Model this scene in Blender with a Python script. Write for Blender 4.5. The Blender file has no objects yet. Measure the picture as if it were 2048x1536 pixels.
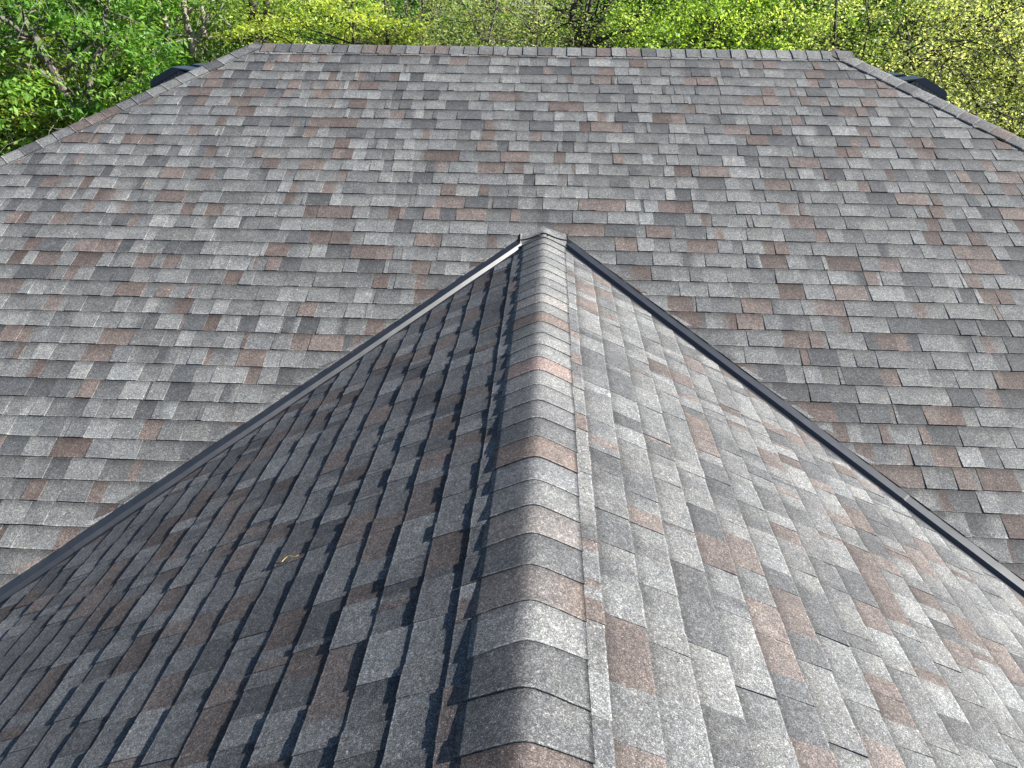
import bpy, math, random
import numpy as np
from mathutils import Vector, Matrix, noise

# ------------------------------------------------------------------ camera, world, sun
sc = bpy.context.scene
COL = sc.collection
CAM = Vector((0.0117, -5.3465, 1.4287))
PITCH, YAW, ROLL = 0.46796, -0.04429, 0.011007
fw = Vector((math.sin(YAW)*math.cos(PITCH), math.cos(YAW)*math.cos(PITCH), -math.sin(PITCH)))
r0 = Vector((math.cos(YAW), -math.sin(YAW), 0)); u0 = r0.cross(fw)
rt = math.cos(ROLL)*r0 + math.sin(ROLL)*u0
up = -math.sin(ROLL)*r0 + math.cos(ROLL)*u0
cam = bpy.data.cameras.new('camera'); camo = bpy.data.objects.new('camera', cam); COL.objects.link(camo)
camo.matrix_world = Matrix(((rt.x, up.x, -fw.x, CAM.x), (rt.y, up.y, -fw.y, CAM.y), (rt.z, up.z, -fw.z, CAM.z), (0, 0, 0, 1)))
cam.sensor_fit = 'HORIZONTAL'; cam.sensor_width = 36; cam.lens = 1464.44/2048*36
cam.clip_start = 0.05; cam.clip_end = 2000
sc.camera = camo

SUN = Vector((0.843, 0.03, 0.536)).normalized()
ELEV = math.asin(SUN.z); ROT = math.atan2(SUN.x, SUN.y)
world = bpy.data.worlds.new("World"); sc.world = world; world.use_nodes = True
nt = world.node_tree; nt.nodes.clear()
sky = nt.nodes.new('ShaderNodeTexSky'); sky.sky_type = 'NISHITA'; sky.sun_disc = False
sky.sun_elevation = ELEV; sky.sun_rotation = ROT; sky.air_density = 0.65; sky.dust_density = 0.3; sky.ozone_density = 2.0
bg = nt.nodes.new('ShaderNodeBackground'); bg.inputs['Strength'].default_value = 0.05;  pass
wo = nt.nodes.new('ShaderNodeOutputWorld')
nt.links.new(sky.outputs[0], bg.inputs[0]); nt.links.new(bg.outputs[0], wo.inputs[0])
sl = bpy.data.lights.new('sun', 'SUN'); sl.energy = 5.0; sl.angle = math.radians(0.53); sl.color = (1.0, 0.965, 0.91)
so = bpy.data.objects.new('sun', sl); COL.objects.link(so)
so.rotation_euler = SUN.to_track_quat('Z', 'Y').to_euler(); so.location = (20, 0, 16)
sc.view_settings.view_transform = 'Standard'; sc.view_settings.look = 'None'
sc.view_settings.exposure = 1.27; sc.view_settings.gamma = 1.0
sc.view_settings.use_curve_mapping = False

# ------------------------------------------------------------------ helpers
def tag(o, label=None, cat=None, group=None, kind=None):
    if label: o['label'] = label
    if cat: o['category'] = cat
    if group: o['group'] = group
    if kind: o['kind'] = kind
    return o

def empty(name, loc=(0, 0, 0), parent=None):
    o = bpy.data.objects.new(name, None); COL.objects.link(o); o.location = loc
    o.empty_display_size = .3
    if parent: o.parent = parent
    return o

def link_mesh(name, me, mats, parent=None):
    for m in (mats if isinstance(mats, (list, tuple)) else [mats]): me.materials.append(m)
    o = bpy.data.objects.new(name, me); COL.objects.link(o)
    if parent: o.parent = parent
    return o

class MB:
    """collects polygons, optional per-corner tone colour + uv"""
    def __init__(s): s.v = []; s.f = []; s.m = []; s.c = []; s.uv = []; s.smooth = []
    def face(s, pts, mat=0, cols=None, uvs=None, smooth=False):
        b = len(s.v); s.v.extend([tuple(p) for p in pts]); s.f.append(tuple(range(b, b+len(pts)))); s.m.append(mat)
        s.c.extend(cols if cols else [(1, 1, 1, 1)]*len(pts)); s.uv.extend(uvs if uvs else [(0, .5)]*len(pts))
        s.smooth.append(smooth)
    def box(s, lo, hi, mat=0):
        x0, y0, z0 = lo; x1, y1, z1 = hi
        P = [(x0,y0,z0),(x1,y0,z0),(x1,y1,z0),(x0,y1,z0),(x0,y0,z1),(x1,y0,z1),(x1,y1,z1),(x0,y1,z1)]
        for q in ((0,3,2,1),(4,5,6,7),(0,1,5,4),(1,2,6,5),(2,3,7,6),(3,0,4,7)): s.face([P[i] for i in q], mat)
    def prism(s, poly, a, mat=0):
        """poly: list of Vectors, extruded by vector a"""
        a = Vector(a); P = [Vector(p) for p in poly]; Q = [p+a for p in P]; n = len(P)
        s.face(P[::-1], mat); s.face(Q, mat)
        for i in range(n): s.face([P[i], P[(i+1) % n], Q[(i+1) % n], Q[i]], mat)
    def tube(s, pts, rad, sides=6, mat=0, smooth=True):
        rings = []
        for i, p in enumerate(pts):
            p = Vector(p)
            d = (Vector(pts[min(i+1, len(pts)-1)]) - Vector(pts[max(i-1, 0)])).normalized()
            a = d.orthogonal().normalized() if i == 0 else (rings[-1][1] - d*rings[-1][1].dot(d)).normalized()
            b = d.cross(a); r = rad[i] if isinstance(rad, (list, tuple)) else rad
            rings.append(([p + r*(math.cos(t)*a + math.sin(t)*b) for t in [2*math.pi*k/sides for k in range(sides)]], a))
        for i in range(len(rings)-1):
            A, B = rings[i][0], rings[i+1][0]
            for k in range(sides): s.face([A[k], A[(k+1) % sides], B[(k+1) % sides], B[k]], mat, smooth=smooth)
        s.face(rings[0][0][::-1], mat); s.face(rings[-1][0], mat)
    def build(s, name, mats, parent=None, merge=False):
        me = bpy.data.meshes.new(name); me.from_pydata(s.v, [], s.f)
        me.polygons.foreach_set('material_index', s.m)
        me.polygons.foreach_set('use_smooth', s.smooth)
        ca = me.color_attributes.new('tone', 'FLOAT_COLOR', 'CORNER')
        ca.data.foreach_set('color', np.array(s.c, dtype=np.float32).ravel())
        uv = me.uv_layers.new(name='UVMap'); uv.data.foreach_set('uv', np.array(s.uv, dtype=np.float32).ravel())
        if merge:
            import bmesh
            bm = bmesh.new(); bm.from_mesh(me); bmesh.ops.remove_doubles(bm, verts=bm.verts, dist=1e-5); bm.to_mesh(me); bm.free()
        me.update()
        return link_mesh(name, me, mats, parent)

def newmat(name):
    m = bpy.data.materials.new(name); m.use_nodes = True; nt = m.node_tree
    b = nt.nodes['Principled BSDF']
    return m, nt, b
def N(nt, t, **k):
    n = nt.nodes.new(t)
    for a, v in k.items():
        if a.startswith('i_'): n.inputs[a[2:].replace('_', ' ')].default_value = v
        else: setattr(n, a, v)
    return n
def mixc(nt, blend, fac, a, b):
    n = nt.nodes.new('ShaderNodeMix'); n.data_type = 'RGBA'; n.blend_type = blend
    for sock, v in ((n.inputs[0], fac), (n.inputs[6], a), (n.inputs[7], b)):
        if hasattr(v, 'is_linked') or hasattr(v, 'links'): nt.links.new(v, sock)
        else: sock.default_value = v
    return n.outputs[2]
def ramp(nt, src, stops):
    n = nt.nodes.new('ShaderNodeValToRGB'); nt.links.new(src, n.inputs[0])
    cr = n.color_ramp
    while len(cr.elements) > 1: cr.elements.remove(cr.elements[0])
    cr.elements[0].position = stops[0][0]; cr.elements[0].color = stops[0][1]
    for p, c in stops[1:]:
        e = cr.elements.new(p); e.color = c
    return n.outputs[0]
def g(v): return (v, v, v, 1)

# ------------------------------------------------------------------ materials
def shingle_mat(name, edge=False):
    m, nt, b = newmat(name)
    L = nt.links.new
    tc = N(nt, 'ShaderNodeTexCoord'); at = N(nt, 'ShaderNodeAttribute', attribute_name='tone')
    uv = N(nt, 'ShaderNodeUVMap', uv_map='UVMap'); sep = N(nt, 'ShaderNodeSeparateXYZ'); L(uv.outputs[0], sep.inputs[0])
    # mineral granules: individual chips of different stone
    vo = N(nt, 'ShaderNodeTexVoronoi'); vo.inputs['Scale'].default_value = 430; L(tc.outputs['Object'], vo.inputs['Vector'])
    sp = N(nt, 'ShaderNodeSeparateColor'); L(vo.outputs['Color'], sp.inputs[0])
    gran = ramp(nt, sp.outputs[0], [(0, g(.42)), (.22, g(.62)), (.5, g(.92)), (.78, g(1.25)), (.93, g(1.75)), (1, g(2.6))])
    vo2 = N(nt, 'ShaderNodeTexVoronoi'); vo2.inputs['Scale'].default_value = 170; L(tc.outputs['Object'], vo2.inputs['Vector'])
    sp2 = N(nt, 'ShaderNodeSeparateColor'); L(vo2.outputs['Color'], sp2.inputs[0])
    gran2 = ramp(nt, sp2.outputs[1], [(0, g(.78)), (.5, g(.97)), (.85, g(1.1)), (1, g(1.45))])
    no = N(nt, 'ShaderNodeTexNoise'); no.inputs['Scale'].default_value = 70; no.inputs['Detail'].default_value = 3; L(tc.outputs['Object'], no.inputs['Vector'])
    cl = ramp(nt, no.outputs[0], [(.25, g(.82)), (.5, g(1.0)), (.75, g(1.2))])
    no2 = N(nt, 'ShaderNodeTexNoise'); no2.inputs['Scale'].default_value = 2.2; no2.inputs['Detail'].default_value = 4; L(tc.outputs['Object'], no2.inputs['Vector'])
    big = ramp(nt, no2.outputs[0], [(.3, g(.94)), (.7, g(1.06))])
    c = mixc(nt, 'MULTIPLY', 1.0, at.outputs['Color'], gran)
    c = mixc(nt, 'MULTIPLY', .8, c, gran2)
    c = mixc(nt, 'MULTIPLY', 1.0, c, cl)
    c = mixc(nt, 'MULTIPLY', 1.0, c, big)
    no3 = N(nt, 'ShaderNodeTexNoise'); no3.inputs['Scale'].default_value = 13; no3.inputs['Detail'].default_value = 5; no3.inputs['Roughness'].default_value = .65; L(tc.outputs['Object'], no3.inputs['Vector'])
    blot = ramp(nt, no3.outputs[0], [(.28, (.80, .80, .82, 1)), (.5, (1, 1, 1, 1)), (.72, (1.20, 1.17, 1.13, 1))])
    c = mixc(nt, 'MULTIPLY', 1.0, c, blot)
    vo3 = N(nt, 'ShaderNodeTexVoronoi'); vo3.inputs['Scale'].default_value = 95; L(tc.outputs['Object'], vo3.inputs['Vector'])
    sp3 = N(nt, 'ShaderNodeSeparateColor'); L(vo3.outputs['Color'], sp3.inputs[0])
    gran3 = ramp(nt, sp3.outputs[2], [(0, g(.76)), (.5, g(1.0)), (.85, g(1.12)), (1, g(1.4))])
    c = mixc(nt, 'MULTIPLY', .75, c, gran3)
    # chips of warm and cool stone
    chip = ramp(nt, sp.outputs[1], [(0, (1.0, .96, .9, 1)), (.5, (1, 1, 1, 1)), (1, (.93, .98, 1.06, 1))])
    c = mixc(nt, 'MULTIPLY', 1.0, c, chip)
    # printed granule band atop every exposure, made darker to deepen the cast shade
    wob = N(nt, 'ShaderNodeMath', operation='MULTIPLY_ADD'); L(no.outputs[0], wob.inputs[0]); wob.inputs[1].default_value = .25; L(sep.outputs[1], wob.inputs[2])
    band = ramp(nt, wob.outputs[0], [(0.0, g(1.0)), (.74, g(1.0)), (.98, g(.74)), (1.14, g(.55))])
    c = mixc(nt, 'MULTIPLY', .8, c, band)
    # pale worn crumbs along the exposed edge
    wn = N(nt, 'ShaderNodeTexNoise'); wn.inputs['Scale'].default_value = 260; L(tc.outputs['Object'], wn.inputs['Vector'])
    ew = N(nt, 'ShaderNodeMath', operation='MULTIPLY_ADD'); L(wn.outputs[0], ew.inputs[0]); ew.inputs[1].default_value = -.07; L(sep.outputs[1], ew.inputs[2])
    edgef = ramp(nt, ew.outputs[0], [(0.0, g(1.3)), (.012, g(1.0))])
    c = mixc(nt, 'MULTIPLY', 1.0, c, edgef)
    # faint scuffs that run along the courses
    mp = N(nt, 'ShaderNodeMapping'); mp.inputs['Scale'].default_value = (2.2, 26, 1); L(uv.outputs[0], mp.inputs[0])
    sc1 = N(nt, 'ShaderNodeTexNoise'); sc1.inputs['Scale'].default_value = 3.0; sc1.inputs['Detail'].default_value = 6; sc1.inputs['Roughness'].default_value = .7
    L(mp.outputs[0], sc1.inputs['Vector'])
    scf = ramp(nt, sc1.outputs[0], [(.60, g(0)), (.75, g(.22))])
    c = mixc(nt, 'MIX', scf, c, (.42, .41, .39, 1))
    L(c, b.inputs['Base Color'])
    b.inputs['Roughness'].default_value = .82
    b.inputs['Specular IOR Level'].default_value = .35
    bp = N(nt, 'ShaderNodeBump'); bp.inputs['Strength'].default_value = .55; bp.inputs['Distance'].default_value = .0012
    L(vo.outputs['Distance'], bp.inputs['Height'])
    bp.invert = True
    L(bp.outputs[0], b.inputs['Normal'])
    return m
M_SH = shingle_mat('asphalt_shingle')
def simple(name, col, rough=.7, metal=0., var=.15, scale=30, bump=0.):
    m, nt, b = newmat(name); L = nt.links.new
    tc = N(nt, 'ShaderNodeTexCoord'); no = N(nt, 'ShaderNodeTexNoise'); no.inputs['Scale'].default_value = scale; no.inputs['Detail'].default_value = 5
    L(tc.outputs['Object'], no.inputs['Vector'])
    f = ramp(nt, no.outputs[0], [(.3, g(1-var)), (.7, g(1+var))])
    c = mixc(nt, 'MULTIPLY', 1.0, (col[0], col[1], col[2], 1), f); L(c, b.inputs['Base Color'])
    b.inputs['Roughness'].default_value = rough; b.inputs['Metallic'].default_value = metal
    if bump:
        bp = N(nt, 'ShaderNodeBump'); bp.inputs['Strength'].default_value = bump; bp.inputs['Distance'].default_value = .02
        L(no.outputs[0], bp.inputs['Height']); L(bp.outputs[0], b.inputs['Normal'])
    return m
M_EDGE = shingle_mat('shingle_cut_edge')
M_DECK = simple('underlay_felt', (.02, .02, .022), .95)
def metal_mat():
    m, nt, b = newmat('black_painted_metal'); L = nt.links.new
    tc = N(nt, 'ShaderNodeTexCoord'); no = N(nt, 'ShaderNodeTexNoise'); no.inputs['Scale'].default_value = 9; no.inputs['Detail'].default_value = 8; no.inputs['Roughness'].default_value = .7
    L(tc.outputs['Object'], no.inputs['Vector'])
    c = ramp(nt, no.outputs[0], [(.35, (.008, .009, .012, 1)), (.62, (.014, .016, .02, 1)), (.75, (.028, .03, .033, 1))])
    v = N(nt, 'ShaderNodeTexVoronoi'); v.inputs['Scale'].default_value = 60; L(tc.outputs['Object'], v.inputs['Vector'])
    dust = ramp(nt, v.outputs['Distance'], [(.05, g(.12)), (.09, g(0))])
    c = mixc(nt, 'ADD', .25, c, dust)
    L(c, b.inputs['Base Color']); b.inputs['Metallic'].default_value = 0.0
    rr = ramp(nt, no.outputs[0], [(.3, g(.36)), (.7, g(.42))]); L(rr, b.inputs['Roughness'])
    b.inputs['Specular IOR Level'].default_value = 1.0; b.inputs['Coat Weight'].default_value = 1.0; b.inputs['Coat Roughness'].default_value = .36
    bp = N(nt, 'ShaderNodeBump'); bp.inputs['Strength'].default_value = .06; bp.inputs['Distance'].default_value = .01
    L(no.outputs[0], bp.inputs['Height']); L(bp.outputs[0], b.inputs['Normal'])
    return m
M_METAL = metal_mat()
M_PLASTIC = simple('black_plastic', (.040, .060, .095), .38, var=.12)  # blue in the base colour stands in for reflected sky
M_GRILLE = simple('grey_grille', (.16, .155, .14), .7)  # plain grey screen behind the grille bars
M_WOODTRIM = simple('white_trim_paint', (.75, .74, .70), .5, var=.05)
M_STRAW = simple('dry_straw', (.62, .5, .16), .6)
M_GLASS = simple('window_glass', (.02, .025, .03), .08)

def brick_mat():
    m, nt, b = newmat('brick_wall'); L = nt.links.new
    tc = N(nt, 'ShaderNodeTexCoord'); br = N(nt, 'ShaderNodeTexBrick')
    mp = N(nt, 'ShaderNodeMapping'); mp.inputs['Rotation'].default_value = (math.radians(90), 0, 0); L(tc.outputs['Object'], mp.inputs[0]); L(mp.outputs[0], br.inputs['Vector'])
    br.inputs['Scale'].default_value = 4.5; br.inputs['Color1'].default_value = (.28, .13, .09, 1); br.inputs['Color2'].default_value = (.2, .09, .065, 1); br.inputs['Mortar'].default_value = (.4, .38, .35, 1)
    L(br.outputs[0], b.inputs['Base Color']); b.inputs['Roughness'].default_value = .9
    return m
M_BRICK = brick_mat()

# ------------------------------------------------------------------ roof geometry
E_ = 0.143
T = 0.50184; TG = 0.47604
CP, SP = math.cos(math.atan(T)), math.sin(math.atan(T))
CG, SG = math.cos(math.atan(TG)), math.sin(math.atan(TG))
ZR = 1.14725; YR = ZR/T; XL, XR = -2.867, 2.7053
MV = TG/T                                  # valley in plan: y = -MV*|x|
VW = math.sqrt(1+MV*MV)
ZE = -1.60                                 # eaves height
K0 = 2.23371; G0 = 0.0850

PAL = [((.202, .207, .206), .12), ((.166, .170, .170), .32), ((.136, .139, .141), .26), ((.096, .099, .103), .12),
       ((.150, .127, .118), .11), ((.118, .098, .091), .07)]
def pick(rng):
    r = rng.random(); a = 0
    for c, w in PAL:
        a += w
        if r < a: break
    k = rng.uniform(.90, 1.10)
    j = rng.uniform(-.012, .012)
    return (c[0]*k*(1+j), c[1]*k, c[2]*k*(1-j), 1)

def clip(poly, a, b, c):
    """keep a*x+b*s <= c ; poly of (x,s,col...)"""
    out = []
    n = len(poly)
    for i in range(n):
        P, Q = poly[i], poly[(i+1) % n]
        dp = a*P[0]+b*P[1]-c; dq = a*Q[0]+b*Q[1]-c
        if dp <= 0: out.append(P)
        if (dp < 0 < dq) or (dq < 0 < dp):
            t = dp/(dp-dq)
            out.append(tuple(P[k]+(Q[k]-P[k])*t for k in range(len(P))))
    return out

def wave(x, s):
    return .0035*noise.noise(Vector((x*.9, s*1.3, 3.1))) + .0012*noise.noise(Vector((x*5, s*5, 7.7)))

def mutec(c, m):
    a = (.154, .154, .152)
    return tuple(a[i]+(c[i]-a[i])*m for i in range(3))+(1,)

def slope(name, parent, O, ux, us, xr, butts, lines, seg, seed, wavy=True, label=None, ends=None, hts=(.0072, .0045), mute=.95):
    """one shingled roof plane. lines(xc) -> list of clip half planes (a,b,c)"""
    rng = random.Random(seed); mb = MB()
    O, ux, us = Vector(O), Vector(ux), Vector(us); n = ux.cross(us).normalized()
    if n.z < 0: n = -n
    def P(x, s, h): return O + ux*x + us*s + n*(h + (wave(x, s) if wavy else 0))
    for sb in butts:
        x = xr[0] - rng.uniform(0, .3); tooth = rng.random() < .5
        nxt = x + rng.uniform(.3, 1.0); s0 = 0.0
        sw = rng.uniform(0, 10)
        pieces = []
        while x < xr[1]:
            w = rng.choice((rng.uniform(.075, .12), rng.uniform(.11, .18), rng.uniform(.15, .24)))
            if rng.random() < .06: w = rng.uniform(.02, .035)
            x1 = x + w; s1 = rng.uniform(-.006, .006); gap = 0
            if x1 > nxt:
                x1 = max(nxt, x+.03); nxt += 1.0; gap = .0035
                pieces.append((x, x1-gap, s0, s1, tooth, gap)); x = x1; s0 = s1
                if rng.random() < .5: tooth = not tooth
                continue
            pieces.append((x, x1, s0, s1, tooth, 0)); x = x1; s0 = s1; tooth = not tooth
        for (a, b_, sa, sb_, th, gap) in pieces:
            c0 = mutec(pick(rng), mute); c1 = c0
            if ends:
                dv_ = ends((a+b_)/2, sb)
                if dv_ < .11: th = False
            if rng.random() < .20: c1 = mutec(pick(rng), mute)
            split = rng.uniform(.3, .7)
            if not th: a -= .006 if gap == 0 else 0; b_ += .006 if gap == 0 else 0
            hb = (hts[0] + rng.uniform(-.0010, .0016)) if th else hts[1] + rng.uniform(-.0005, .0008)
            ht = .0012 if th else .0006
            nseg = max(1, int(round((b_-a)/seg)))
            jr = [rng.gauss(0, .0007) for _ in range(nseg+1)]
            lift = [rng.gauss(0, .00025) for _ in range(nseg+1)]
            off = rng.uniform(-.0012, .0012)
            top = E_ + .012
            for i in range(nseg):
                q0, q1 = i/nseg, (i+1)/nseg
                xa, xb = a+(b_-a)*q0, a+(b_-a)*q1
                ta, tb = xa + sa + (sb_-sa)*q0, xb + sa + (sb_-sa)*q1
                def cf(q):
                    k = min(1, max(0, (q-split)*9+.5)); return [c0[m]+(c1[m]-c0[m])*k for m in range(3)]
                ca_, cb_ = cf(q0), cf(q1)
                wv = .0025*math.sin(xa*1.7+sw); wv2 = .0025*math.sin(xb*1.7+sw)
                ya, yb = sb + jr[i]+off+wv, sb + jr[i+1]+off+wv2
                # (x, s, h, r, g, b, u, tagtop, tagL, tagR)
                kt = 1.0 if th else .72  # lower ply's printed band, darkened further to deepen the shade cast on it
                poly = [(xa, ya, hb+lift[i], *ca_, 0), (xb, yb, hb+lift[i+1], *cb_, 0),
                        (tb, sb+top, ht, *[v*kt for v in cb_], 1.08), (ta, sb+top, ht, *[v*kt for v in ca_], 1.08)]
                xc = (xa+xb)/2
                for ln in lines(xc, sb):
                    if len(poly) >= 3: poly = clip(poly, *ln)
                if len(poly) < 3: continue
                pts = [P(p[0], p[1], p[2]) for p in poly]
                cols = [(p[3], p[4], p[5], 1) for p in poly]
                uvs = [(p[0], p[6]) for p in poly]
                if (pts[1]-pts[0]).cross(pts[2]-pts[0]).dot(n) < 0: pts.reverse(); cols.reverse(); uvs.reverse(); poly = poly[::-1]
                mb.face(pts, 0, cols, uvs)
                m = len(poly)
                for k in range(m):
                    A, B = poly[k], poly[(k+1) % m]
                    if A[6] > 1.07 and B[6] > 1.07: continue
                    def on(p, e0, e1): return abs((p[0]-e0) - (e1-e0)*(p[6]/1.08)) < 2e-4
                    if i > 0 and on(A, xa, ta) and on(B, xa, ta): continue
                    if i < nseg-1 and on(A, xb, tb) and on(B, xb, tb): continue
                    if (A[0]-B[0])**2+(A[1]-B[1])**2 < 1e-8: continue
                    ec = lambda p: (min(1, p[3]*1.35), min(1, p[4]*1.35), min(1, p[5]*1.35), 1)
                    mb.face([P(A[0], A[1], A[2]), P(A[0], A[1], -.009), P(B[0], B[1], -.009), P(B[0], B[1], B[2])], 1,
                            [ec(A), ec(A), ec(B), ec(B)], [(A[0], .3)]*2+[(B[0], .3)]*2)
    if ends:
        # dog-eared corners of the trimmed shingles beside the valley
        for sb in butts:
            if not (-3.3 < sb < -.25): continue
            for sg in (-1, 1):
                sv = sb + rng.uniform(.0, .02)
                xv = sg*(HV(.070) - sv*CP)/MV              # valley edge at this height
                wd = rng.uniform(.03, .06); hh = E_*rng.uniform(.45, .7)
                xt = sg*(HV(.070) - (sv+hh)*CP)/MV
                A_ = (xv + sg*wd, sv+.001); B_ = (xv + sg*.001, sv+.001); C_ = (xt + sg*.001, sv+hh); 
                D_ = (xt + sg*rng.uniform(.015, .04), sv+hh)
                c = pick(rng); h0 = .0062; h1 = .0036
                tri = [(A_, h0), (B_, h0), (C_, h1)] if rng.random() < .5 else [(A_, h0), (B_, h0), (C_, h1), (D_, h1)]
                pts = [P(p[0], p[1], h) for p, h in tri]
                if (pts[1]-pts[0]).cross(pts[2]-pts[0]).dot(n) < 0: pts.reverse(); tri.reverse()
                mb.face(pts, 0, [c]*len(pts), [(p[0], .4) for p, h in tri])
                for k in range(len(tri)):
                    (p, h), (q, h2) = tri[k], tri[(k+1) % len(tri)]
                    mb.face([P(p[0], p[1], h), P(p[0], p[1], -.006), P(q[0], q[1], -.006), P(q[0], q[1], h2)], 1, [c]*4, [(0, .3)]*4)
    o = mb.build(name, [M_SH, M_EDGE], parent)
    if label: o['label'] = label
    return o

house = empty('house', (0, -.5, -4.4))
tag(house, 'hip roofed house with grey and brown asphalt shingles and two black metal valleys', 'house')
HM = house.matrix_world
def hp(o):
    o.matrix_parent_inverse = Matrix.Translation(Vector((0, .5, 4.4))); return o

def HV(off=0.067): return off*VW
S_TOP = YR/CP
def lines_main(xc, sb):
    L = [(0, 1, S_TOP-.06), (0, -1, -(ZE-.0)/SP if False else 3.62)]
    # valley: s*CP + MV*|x| >= off
    if sb < .25:
        sg = -1 if xc < 0 else 1
        L.append((-MV*sg, -CP, -HV(.070 if abs(xc) > .155 else .012)))
    # hips  (keep inside)
    L.append((-1, SP/T, ZR/T - XL - .07)) ; L.append((1, SP/T, ZR/T + XR - .07))
    return L
butts_main = [K0 + E_*1 + E_] + [K0 + E_] + [K0 - k*E_ for k in range(0, 41)]
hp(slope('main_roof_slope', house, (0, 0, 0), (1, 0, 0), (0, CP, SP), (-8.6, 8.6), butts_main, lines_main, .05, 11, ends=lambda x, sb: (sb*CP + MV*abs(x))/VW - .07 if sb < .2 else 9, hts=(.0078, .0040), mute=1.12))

GEND = -8.2
def lines_gable(xc, sb):   # x here is world y; s negative distance from the ridge;  |x|=-s*CG ; y + MV|x| <= -off
    return [(1, -MV*CG, -HV(.066)), (-1, 0, -GEND), (0, 1, -.115), (0, -1, 3.74)]
butts_g = [-(G0 + j*E_) for j in range(0, 26)]
def lg(xc, sb):
    return lines_gable(xc, sb)
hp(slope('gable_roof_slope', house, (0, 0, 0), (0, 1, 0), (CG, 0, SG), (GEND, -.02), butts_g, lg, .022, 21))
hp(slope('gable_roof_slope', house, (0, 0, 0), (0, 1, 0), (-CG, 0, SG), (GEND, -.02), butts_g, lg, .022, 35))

# hip end slopes and the rear slope
def end_slope(sgn, seed):
    xe = XL if sgn < 0 else XR
    O = (xe, YR, ZR)
    def ln(xc, sb):      # X = y - YR ; s = -distance ; |X| <= -s*CP
        return [(1, CP, -.07), (-1, CP, -.07), (0, -1, 6.16)]
    b = [-(.2 + k*E_) for k in range(-1, 42)]
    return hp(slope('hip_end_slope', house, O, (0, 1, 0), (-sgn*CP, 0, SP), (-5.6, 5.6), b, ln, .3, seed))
end_slope(-1, 5); end_slope(1, 6)
def ln_back(xc, sb): return [(1, CP, XR-.07), (-1, CP, -XL-.07), (0, -1, 6.16), (0, 1, -.06)]
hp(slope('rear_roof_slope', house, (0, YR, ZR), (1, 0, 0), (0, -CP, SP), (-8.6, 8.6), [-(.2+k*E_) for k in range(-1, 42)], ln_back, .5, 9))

# roof deck under the shingles (felt), a thin solid sheet
mb = MB()
zd = -.012
yE = ZE/T; xe_l = XL-(ZR-ZE)/T; xe_r = XR+(ZR-ZE)/T; yB = YR+(ZR-ZE)/T; gx = -ZE/TG; yv = -MV*gx
A = (XL, YR, ZR+zd); B = (XR, YR, ZR+zd)
mb.face([(xe_l, yE, ZE+zd), (-gx, yv, ZE+zd), (0, 0, zd), (0, YR, ZR+zd), A])
mb.face([(gx, yv, ZE+zd), (xe_r, yE, ZE+zd), B, (0, YR, ZR+zd), (0, 0, zd)])
mb.face([(xe_l, yE, ZE+zd), A, (xe_l, yB, ZE+zd)])
mb.face([(xe_r, yE, ZE+zd), (xe_r, yB, ZE+zd), B])
mb.face([(xe_l, yB, ZE+zd), A, B, (xe_r, yB, ZE+zd)])
mb.face([(0, 0, zd), (-gx, yv, ZE+zd), (-gx, GEND, ZE+zd), (0, GEND, zd)])
mb.face([(0, 0, zd), (0, GEND, zd), (gx, GEND, ZE+zd), (gx, yv, ZE+zd)])
hp(mb.build('roof_deck', [M_DECK], house))

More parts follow.
